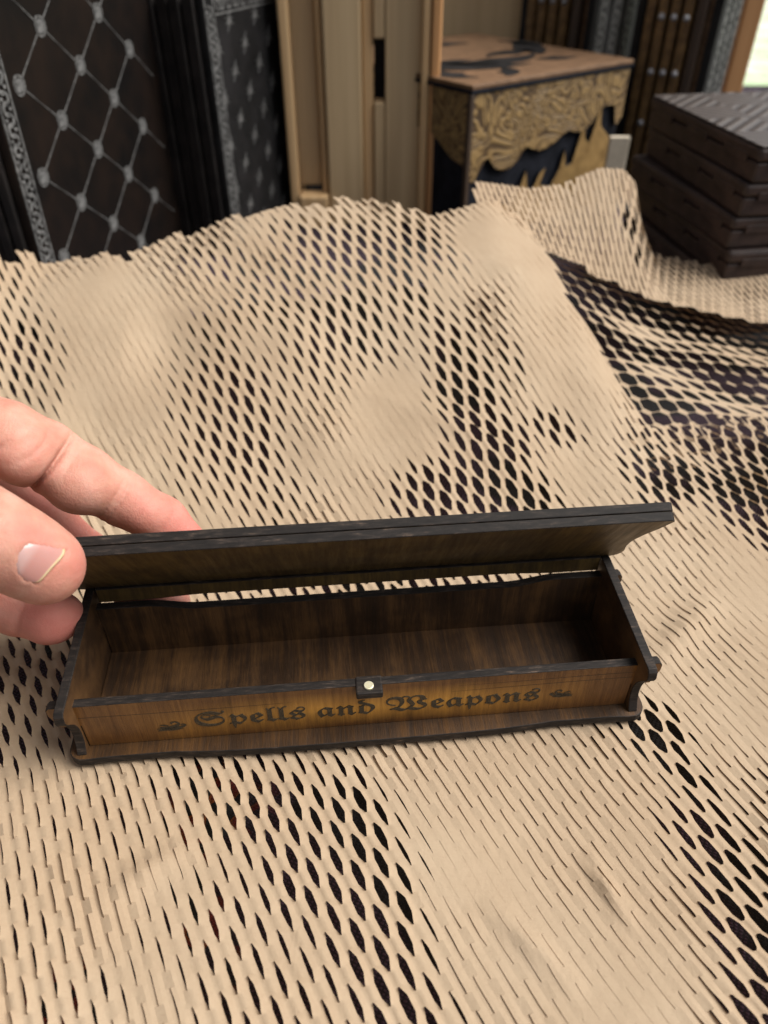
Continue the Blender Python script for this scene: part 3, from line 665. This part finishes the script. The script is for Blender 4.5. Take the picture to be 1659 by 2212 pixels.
# thumbnail: a curved plate laid on the skin
def nail():
    na, nb = 25, 22; base = np.array((0, 0, CAM_H))
    bb = np.minimum(1.0, np.arange(nb) / (nb - 3))[:, None] + np.zeros((1, na)); aa = np.linspace(-1, 1, na)[None, :] + np.zeros((nb, 1))
    L0, L1, U0, U1 = (np.array(q, float) for q in ((34, 1236), (80, 1266), (62, 1170), (150, 1190)))
    b3, a3 = bb[..., None], aa[..., None]
    lowp = L0 + (L1 - L0) * b3 + np.array([-10, 13]) * np.sin(b3 * math.pi) * .5; uppp = U0 + (U1 - U0) * b3 + np.array([6, -9]) * np.sin(b3 * math.pi) * .35
    p = lowp + (uppp - lowp) * (a3 + 1) / 2 + np.array([-15, -10]) * (1 - a3 * a3) * (1 - b3) ** 2 + np.array([-3, -2]) * (1 - a3 * a3) * b3 ** 4 + np.array([-13, -8]) * a3 ** 6 * b3 ** 3
    p = p.reshape(-1, 2) + NAIL_SHIFT
    x = (p[:, 0] - 829.5) / FPX; yd = (p[:, 1] - 1106.0) / FPX
    d = np.stack([x, CP - yd * SP, -SP - yd * CP], 1); d /= np.linalg.norm(d, axis=1)[:, None]; t = np.full(len(d), .12)
    for _ in range(70): t += np.minimum(HSDF(base + d * t[:, None]), .01) * .85
    t = np.minimum(t, np.percentile(t, 60) + .006)
    q = base + d * t[:, None]; e = 1e-4
    g = np.stack([HSDF(q + np.eye(3)[c] * e) - HSDF(q - np.eye(3)[c] * e) for c in range(3)], 1); g /= np.linalg.norm(g, axis=1)[:, None]
    a, b = aa.ravel(), bb.ravel(); row = np.repeat(np.arange(nb), na)
    off = .00050 * (1 - np.abs(a) ** 8) * np.minimum(1, b * 6) - .00012 + .0003 * np.maximum(0, b - .7)
    off = off - .00025 * (row == nb - 2) - .0012 * (row == nb - 1)
    V = q + g * off[:, None]
    at_b = np.where(row < nb - 2, b, 1.05); lun = b + .10 * a * a
    idx = np.arange(nb * na).reshape(nb, na)
    F = np.stack([idx[:-1, :-1], idx[:-1, 1:], idx[1:, 1:], idx[1:, :-1]], -1).reshape(-1, 4)
    fn = np.cross(V[F[:, 1]] - V[F[:, 0]], V[F[:, 2]] - V[F[:, 0]])
    if (fn * g[F[:, 0]]).sum() < 0: F = F[:, ::-1]
    me = mesh_np('thumbnail', V, F, True); setattr_f(me, 'along', at_b); setattr_f(me, 'lun', lun)
    k = NT('nail_plate'); xa_ = k.t.nodes.new('ShaderNodeAttribute'); xa_.attribute_name = 'along'; l = k.t.nodes.new('ShaderNodeAttribute'); l.attribute_name = 'lun'
    c = k.ramp(l.outputs['Fac'], [(0.26, (0.47, 0.29, 0.265)), (0.42, (0.44, 0.215, 0.185))])
    c = k.mix(k.mapr(xa_.outputs['Fac'], 0.89, 0.94), c, (0.60, 0.46, 0.27))
    k.set(Base__Color=c, Roughness=0.30); k.p.inputs['Subsurface Weight'].default_value = .2; k.p.inputs['Subsurface Scale'].default_value = .002
    k.p.inputs['Coat Weight'].default_value = .05
    # the skin swells into a fold round the plate and dips under it
    G3 = V.reshape(nb, na, 3)[:nb - 2]; rim = np.concatenate([G3[0], G3[:, 0], G3[:, -1]]); allp = G3.reshape(-1, 3)
    near = np.where(((HV - allp.mean(0)) ** 2).sum(1) < .014 ** 2)[0]; P_ = HV[near]
    dR = np.sqrt(((P_[:, None] - rim[None]) ** 2).sum(-1)).min(1); dI = np.sqrt(((P_[:, None] - allp[None]) ** 2).sum(-1)).min(1)
    nn = np.stack([HSDF(P_ + np.eye(3)[c_] * e) - HSDF(P_ - np.eye(3)[c_] * e) for c_ in range(3)], 1); nn /= np.linalg.norm(nn, axis=1)[:, None]
    ins = (dI < .0009) & (dR > .0009)
    disp = np.where(ins, -.0002, .00028 * np.exp(-(dR / .0016) ** 2))
    HV2 = HV.copy(); HV2[near] += nn * disp[:, None]; hm.vertices.foreach_set('co', HV2.astype(np.float32).ravel()); hm.update()
    return link('thumbnail', me, hand, (k.m,))
NAIL_SHIFT = np.array([0.0, 0.0])
nail()

# ------------------------------------------------------------------ ornate tomes on the left
def flat_pattern(name, polys, th):
    """thin raised pieces in the XZ plane (proud of y = 0 towards -Y)"""
    bm = bmesh.new()
    for pl in polys:
        lo = [bm.verts.new((x, 0, z)) for x, z in pl]; hi = [bm.verts.new((x, -th, z)) for x, z in pl]; n = len(pl)
        bm.faces.new(hi)
        for i in range(n): bm.faces.new((lo[i], lo[(i + 1) % n], hi[(i + 1) % n], hi[i]))
    bmesh.ops.recalc_face_normals(bm, faces=bm.faces)
    me = bpy.data.meshes.new(name); bm.to_mesh(me); bm.free(); return me
def disc(r, n=14, cx=0, cz=0): return [(cx + r * math.cos(2 * math.pi * i / n), cz + r * math.sin(2 * math.pi * i / n)) for i in range(n)]
def rosette_mesh(r):
    P = [[(r * .98 * math.cos(a) , r * .98 * math.sin(a)) for a in np.linspace(t0, t1, 6)] + [(r * .80 * math.cos(a), r * .80 * math.sin(a)) for a in np.linspace(t1, t0, 6)] for t0, t1 in [(R(k * 45 + 4), R(k * 45 + 41)) for k in range(8)]]
    for k in range(4):
        a = R(45 + 90 * k); P.append(disc(r * .33, 10, r * .38 * math.cos(a), r * .38 * math.sin(a)))
    P.append(disc(r * .14, 8))
    for k in range(4):
        a = R(90 * k); P.append(disc(r * .12, 7, r * .60 * math.cos(a), r * .60 * math.sin(a)))
    return flat_pattern('rosette', P, .0004)
def star_mesh(r):
    P = []
    for k in range(8):
        a = R(45 * k + 22.5); l = r * (1.25 if k % 2 else .85)
        P.append([(r * .16 * math.cos(a + .9), r * .16 * math.sin(a + .9)), (l * math.cos(a), l * math.sin(a)), (r * .16 * math.cos(a - .9), r * .16 * math.sin(a - .9))])
    P.append(disc(r * .32, 10)); return flat_pattern('rosette', P, .0006)
def bar_mesh(L, w0, w1):
    return flat_pattern('lattice_bar', [[(-L, -w1), (0, -w0), (L, -w1), (L, w1), (0, w0), (-L, w1)]], .0003)
def border_mesh(length, w):
    P = [[(-w, 0), (-w * .82, 0), (-w * .82, length), (-w, length)], [(w * .82, 0), (w, 0), (w, length), (w * .82, length)]]
    z = w * .7; k = 0
    while z < length - w * .7:
        s = 1 if k % 2 else -1
        c = [(w * .62 * s * math.cos(t), z + w * .62 * math.sin(t)) for t in np.linspace(-2.2, 2.2, 10)]; c2 = [(w * .38 * s * math.cos(t), z + w * .38 * math.sin(t)) for t in np.linspace(2.2, -2.2, 10)]
        P.append(c + c2); P.append(disc(w * .17, 7, -s * w * .45, z)); z += w * .85; k += 1
    return flat_pattern('border_strip', P, .0008)
def tome(label, A, yaw, du, dz, lean, s0, s1, z0, z1, cover_mat, star, spine_w, seg_mesh, rr, group, bars, ribs=True, borders=(0,)):
    """A: a lattice node on the cover; local X along the cover (receding), -Y out of the cover, Z up"""
    t = empty('ornate_tome', (A.x, A.y, A.z), yaw); t.rotation_euler = (lean, 0, yaw)
    tag(t, label, 'book', group)
    thick = spine_w
    box('cover', (s0, .0, z0), (s1, .006, z1), cover_mat, t, .0012)
    box('cover', (s0, thick - .006, z0), (s1, thick, z1), cover_mat, t, .0012)
    box('page_block', (s0 + .004, .0062, z0 + .004), (s1 - .005, thick - .0062, z1 - .004), M['pages'], t, 0)
    n = 5 if ribs else 3
    for i in range(n):
        y0 = .0064 + (thick - .0128) * i / n; y1 = .0064 + (thick - .0128) * (i + .82) / n
        box('spine_strip', (s0 - .003 - .0015 * (i % 2), y0, z0 + .001), (s0 + .0038, y1, z1 - .001), M['spine'], t, .0008)
    rm, bmh = seg_mesh
    for i in range(-4, 8):
        for j in range(-2, 12):
            if (i + j) % 2: continue
            x, z = i * du, -j * dz
            if x < s0 + .012 or x > s1 - .008 or z < z0 + .008 or z > z1 - .008: continue
            o = link('rosette', rm, t); o.location = (x, 0, z)
            if bars:
                for sx in (1, -1):
                    x2, z2 = x + sx * du, z - dz
                    if x2 > s1 - .002 or z2 < z0 or x2 < s0 + .006: continue
                    b = link('lattice_bar', bmh, t); b.location = (x + sx * du / 2, 0, z - dz / 2); b.rotation_euler = (0, math.atan2(dz, sx * du), 0)
    if borders:
        bd = border_mesh(z1 - z0 - .004, .0062); o = link('border_strip', bd, t, (M['silver'],)); o.location = (s0 + .007, 0, z0 + .002)
        bd2 = border_mesh(s1 - s0 - .018, .0062); o = link('border_strip', bd2, t, (M['silver'],)); o.location = (s0 + .015, 0, z1 - .007); o.rotation_euler = (0, R(90), 0)
    return t
ro = rosette_mesh(.0054); ro.materials.append(M['silver'])
L1 = math.hypot(.0325, .024) / 2; br = bar_mesh(L1 - .0054, .00009, .00034); br.materials.append(M['silver'])
A1 = Vector((-.1938, .4994, .1530))
tome('dark brown tome with a silver diamond lattice of round knots on its cover', A1, R(77.9), .0325, .0240, R(1.0), -.0560, .135, TZ - .153 + .001, .06, M['tome'], False, .05, (ro, br), 0, 'ornate tomes', True)
st = star_mesh(.0062); st.materials.append(M['silver'])
L2 = math.hypot(.020, .0162) / 2; br2 = bar_mesh(L2 * .55, .00008, .0003); br2.materials.append(M['silver'])
A2 = Vector((-.1138, .652, .139))
tome('black tome with small silver stars and a ribbed spine beside the pine stand', A2, R(70.0), .0200, .0162, R(-.5), -.0330, .115, TZ - .139 + .001, .018, M['tome_black'], True, .066, (st, br2), 0, 'ornate tomes', False)

# ------------------------------------------------------------------ pine display stand in the middle
stand = empty('display_stand', (0, .70, TZ), 0)
tag(stand, 'pale pine stand of upright boards with a dark slot', 'stand')
def ux(u, y, v=200): return at_y(u, v, y).x
def board(u0, u1, y0, y1, z1, mat, z0=.0005, v=210):
    return box('board', (ux(u0, .70 + y0, v), y0, z0), (ux(u1, .70 + y0, v), y1, z1), mat, stand, .002)
board(612, 634, 0, .05, .36, M['pine']); board(634, 688, .014, .03, .36, M['pine2'], .030); board(688, 700, .002, .03, .36, M['pine'])
board(702, 782, -.004, .02, .36, M['pine2']); board(783, 806, .004, .03, .36, M['pine']); 
sl0, sl1 = at_y(818, 222, .70).z - TZ, at_y(818, 85, .70).z - TZ
xa, xb, xc, xd = ux(808, .70), ux(812, .70), ux(832, .70), ux(908, .70)
box('board', (xc, .0, .0005), (xd, .02, .36), M['pine2'], stand, .0015)
box('board', (xa, .001, .0005), (xc - .0004, .02, sl0), M['pine2'], stand, .0015)
box('board', (xa, .001, sl1), (xc - .0004, .02, .36), M['pine2'], stand, .0015)
box('slot_back', (xa, .024, sl0 - .01), (xc, .028, sl1 + .01), M['ink'], stand, 0)
board(909, 926, -.012, .02, .36, M['pine'], .0005, 210); board(928, 949, -.014, .02, .36, M['pine3'], .0005, 210)
box('rail', (ux(634, .70), -.012, .0005), (ux(700, .70), .010, .028), M['pine'], stand, .002)

# ------------------------------------------------------------------ carved chest
CA = at_y(1020, 183, .65); CT = CA.z
chest = empty('carved_chest', (CA.x, CA.y, TZ), R(38))
tag(chest, 'gold and black carved chest with scalloped front and pierced scrollwork lid', 'chest')
CH = CT - TZ; CW, CD = .192, .20
box('body', (.002, .002, .001), (CW - .002, CD, CH - .004), M['ink'], chest, .001)
box('lid_board', (-.002, -.003, CH - .0038), (CW + .002, CD + .003, CH - .0001), M['brownlid'], chest, .001)
box('lid_edge', (-.0026, -.0036, CH - .0060), (CW + .0026, CD + .0036, CH - .0039), M['ink'], chest, .0004)
box('corner_post', (-.003, -.003, .001), (.0015, .0015, CH - .0064), M['oldboard'], chest, .0008)
def engraved_gold():
    k = NT('gold_engraved')
    n0 = k.noise(30, 1.5, 0.45, None, 1.6); w = k.math('SINE', k.math('MULTIPLY', n0, 70.0)); w = k.mapr(w, -1, 1)
    n = k.noise(70, 4); c = k.ramp(w, [(0.08, (0.045, 0.024, 0.009)), (0.30, (0.17, 0.10, 0.034)), (0.8, (0.28, 0.18, 0.068))])
    c = k.mix(k.mapr(n, 0.3, 0.7, 0.0, 0.35), c, (0.15, 0.09, 0.035)); k.set(Base__Color=c, Roughness=0.55); k.bump(w, 0.5, 0.001); return k.m
M['engr'] = engraved_gold()
# scalloped valance on the front
vt = CH - .0064
low = [(0, .060), (.004, .066), (.010, .062), (.018, .052), (.022, .050), (.030, .058), (.042, .062), (.056, .058), (.066, .048), (.074, .050), (.086, .053), (.100, .050), (.112, .044), (.120, .042), (.132, .045), (.144, .043), (.154, .036), (.160, .030), (.168, .028), (.178, .030), (.184, .046), (CW, .040)]
ol = [(x, vt - d) for x, d in smooth_poly(low, 4, False)]
prism('valance', [(0, vt)] + ol + [(CW, vt)], .0035, ((0, .0015, 0), X_, Z_, (0, -1, 0)), (M['engr'], M['ink']), chest, .0005)
# spires and flames along the foot
sp = [(0, .001), (0, .020), (.030, .018), (.045, .026), (.055, .022), (.064, .036), (.070, .050), (.074, .034), (.080, .030), (.088, .044), (.096, .048), (.090, .034), (.104, .030), (.114, .044), (.118, .060), (.122, .044), (.130, .046), (.136, .066), (.140, .082), (.144, .064), (.150, .060), (.155, .074), (.160, .092), (.164, .072), (.172, .066), (.180, .060), (CW, .050), (CW, .001)]
prism('spire_board', sp, .003, ((0, .0012, 0), X_, Z_, (0, -1, 0)), (M['gold'], M['ink']), chest, .0005)
# side panel
sideo = [(.002, vt), (.002, vt - .055), (.02, vt - .050), (.05, vt - .032), (.09, vt - .036), (.12, vt - .05), (CD - .002, vt - .055), (CD - .002, vt)]
prism('side_panel', sideo, .002, ((.0018, 0, 0), Y_, Z_, (-1, 0, 0)), (M['engr'], M['ink']), chest, .0005)
# pierced scrolls of the lid: dark crescents
def crescent(cx, cy, r, a0, a1, w):
    P = []; n = 14
    for i in range(n + 1):
        t = i / n; a = R(a0 + (a1 - a0) * t); P.append((cx + r * math.cos(a), cy + r * .8 * math.sin(a)))
    for i in range(n, -1, -1):
        t = i / n; a = R(a0 + (a1 - a0) * t); q = r - w * 1.8 * math.sin(math.pi * t); P.append((cx + q * math.cos(a), cy + q * .8 * math.sin(a)))
    return P[:-1] if math.dist(P[0], P[-1]) < 1e-6 else P
for (cx, cy, r, a0, a1, w) in [(.085, .100, .080, 165, 285, .022), (.095, .095, .058, 190, 330, .020), (.115, .115, .070, 290, 385, .018), (.070, .130, .040, 60, 200, .018), (.130, .070, .038, 20, 150, .015), (.030, .040, .026, 100, 260, .014), (.050, .028, .024, 250, 400, .012), (.160, .120, .036, 300, 430, .014), (.150, .055, .026, 180, 300, .012), (.110, .150, .028, 0, 140, .013), (.055, .075, .022, 10, 170, .011), (.024, .11, .024, 60, 220, .013)]:
    P = crescent(cx, cy, r, a0, a1, w)[1:-1]
    P = P[:13] + P[14:] if len(P) > 27 else P
    prism('pierced_scroll', P, .0006, ((0, 0, CH - .0003), X_, Y_, Z_), (M['tome_black'],), chest, 0)

# ------------------------------------------------------------------ stack of dark boxes on the right
N0 = at_y(1646, 320, .47); BHt = .0205; nb_ = 6
BHt = (N0.z - TZ) / nb_
def zig(n, L, h0, amp): return [(L * i / n, h0 + amp * (1 if (i // 2) % 2 else -1)) for i in range(n + 1)]
labels = ['dark brown wooden box on top of the stack, its lid carved with a chevron weave', 'dark brown wooden box second from the top of the stack', 'dark brown wooden box third from the top of the stack', 'dark brown wooden box fourth from the top of the stack', 'dark brown wooden box fifth from the top of the stack', 'dark brown wooden box at the foot of the stack behind the paper']
def herring():
    k = NT('chevron_carved_top')
    w = k.n('ShaderNodeTexWave', Scale=55.0, Distortion=0.0, _bands_direction='DIAGONAL'); k.put(w.inputs['Vector'], k.co())
    w2 = k.n('ShaderNodeTexWave', Scale=55.0, Distortion=0.0, _bands_direction='DIAGONAL'); k.put(w2.inputs['Vector'], k.co((-1, 1, 1)))
    ck = k.n('ShaderNodeTexChecker', Scale=28.0); k.put(ck.inputs['Vector'], k.co((1, 1, 0.001)))
    h = k.mix(ck.outputs[1], w.outputs[1], w2.outputs[1])
    n = k.noise(150, 4)
    c = k.mix(h, (0.026, 0.020, 0.018), (0.105, 0.088, 0.076)); c = k.mix(k.mapr(n, .3, .7, 0, .4), c, (0.05, 0.04, 0.04))
    k.set(Base__Color=c, Roughness=0.42); k.bump(h, 0.7, 0.0012); return k.m
M['herring'] = herring()
for i in range(nb_):
    z1 = N0.z - i * BHt; z0 = z1 - BHt
    b = empty('stacked_box', (N0.x + [0, -.002, -.003, -.001, -.003, 0][i], N0.y + [0, .001, .002, -.001, 0, .002][i], z0), R([9, 7, 10, 8, 9.5, 8][i]))
    tag(b, labels[i], 'box', 'dark boxes in the stack')
    w_, d_ = .125, .150
    # base and lid meet on a stepped joint
    box('base', (.001, .001, .0002), (w_ - .001, d_ - .001, BHt - .0085), M['darkbox'], b, .0015)
    box('lid', (0, 0, BHt - .0080), (w_, d_, BHt - .0004), M['darkbox'], b, .0022)
    if i == 0:
        o = box('lid_top', (.001, .001, BHt - .0003), (w_ - .001, d_ - .001, BHt + .0006), M['herring'], b, .0004)
    for kx in range(3):
        y0 = .012 + kx * .05
        box('joint_tab', (-.0003, y0, BHt - .0105), (.0010, y0 + .028, BHt - .0055), M['darkbox'], b, .0004)
        box('joint_tab', (.010 + kx * .042, -.0003, BHt - .0105), (.010 + kx * .042 + .022, .0010, BHt - .0055), M['darkbox'], b, .0004)

# ------------------------------------------------------------------ tomes with gilt ribs at the back
def rib_tome(label, uL, uM, uR, y, zt, yaw, thick, cov):
    p = at_y(uM, 120, y); t = empty('ribbed_tome', (p.x, p.y, TZ), R(yaw)); tag(t, label, 'book', 'ribbed tomes at the back')
    h = zt - TZ
    box('cover', (-.004, 0, .001), (.004, cov, h), M['tome_black'], t, .001)
    box('cover', (-thick - .004, 0, .001), (-thick + .004, cov, h), M['tome_black'], t, .001)
    box('page_block', (-thick + .0042, .008, .004), (-.0042, cov - .004, h - .004), M['pages'], t, 0)
    n = 5
    for i in range(n):
        x0 = -thick + .006 + (thick - .012) * i / n; x1 = x0 + (thick - .012) / n * .72
        s = box('spine_rib', (x0, -.005 - .002 * (i in (1, 2, 3)), .002), (x1, .0078, h - .002), M['goldrib'] if i < 4 else M['oldboard'], t, .0015)
        if i in (1, 2, 3):
            for zq in (.30, .52, .74, .95):
                me = bpy.data.meshes.get('rivet_mesh')
                if me is None:
                    me = bpy.data.meshes.new('rivet_mesh'); bm = bmesh.new(); bmesh.ops.create_uvsphere(bm, u_segments=10, v_segments=6, radius=.0030); bm.to_mesh(me); bm.free(); me.materials.append(M['rivet'])
                o = link('rivet', me, s); o.location = ((x0 + x1) / 2, -.0075, zq * .20)
    # worn silver scrolls on the cover
    for q in range(3):
        o = link('cover_scroll', border_mesh(h - .03, .010), t, (M['silver'],)); o.location = (.0041, .022 + q * .034, .015); o.rotation_euler = (0, 0, R(90))
    return t
rib_tome('tome with gilt ribbed spine standing behind the carved chest', 1140, 1262, 1400, .93, .33, -38, .078, .15)
rib_tome('tome with gilt ribs and steel rivets standing behind the stacked boxes', 1400, 1528, 1600, .80, .33, -30, .068, .10)
b = box('back_board', (at_y(930, 30, 1.0).x, 1.0, TZ + .001), (at_y(1150, 30, 1.0).x, 1.02, .40), M['pine2'], None, .001); tag(b, 'pale pine back board behind the carved chest', 'board')
b = box('wooden_post', (at_y(1392, 100, .98).x, .98, TZ + .001), (at_y(1420, 100, .98).x, 1.01, .40), M['pine3'], None, .002); tag(b, 'orange wooden post between the two ribbed tomes', 'post')
b = box('wooden_post', (at_y(1598, 60, .92).x, .92, TZ + .001), (at_y(1640, 60, .92).x, .96, .40), M['pine3'], None, .002); tag(b, 'pale wooden post at the right edge before the bright lawn', 'post')
q = at_y(1338, 312, .72); b = box('wooden_block', (q.x - .009, q.y, TZ + .001), (q.x + .009, q.y + .006, q.z + .006), M['card'], None, .001); tag(b, 'small pale wooden block between the chest and the stacked boxes', 'block')
b = box('dark_back_board', (at_y(200, 30, 1.06).x, 1.06, TZ + .001), (at_y(930, 30, 1.06).x - .002, 1.08, .45), M['oldboard'], None, .001); tag(b, 'dark wooden board behind the tomes and pine stand', 'board')
lw = link('lawn', mesh_np('lawn', [(-60, 1.6, -.8), (60, 1.6, -.8), (60, 140, -.8), (-60, 140, -.8)], [(0, 1, 2, 3)], False), None, (M['lawn'],)); tag(lw, kind='structure')
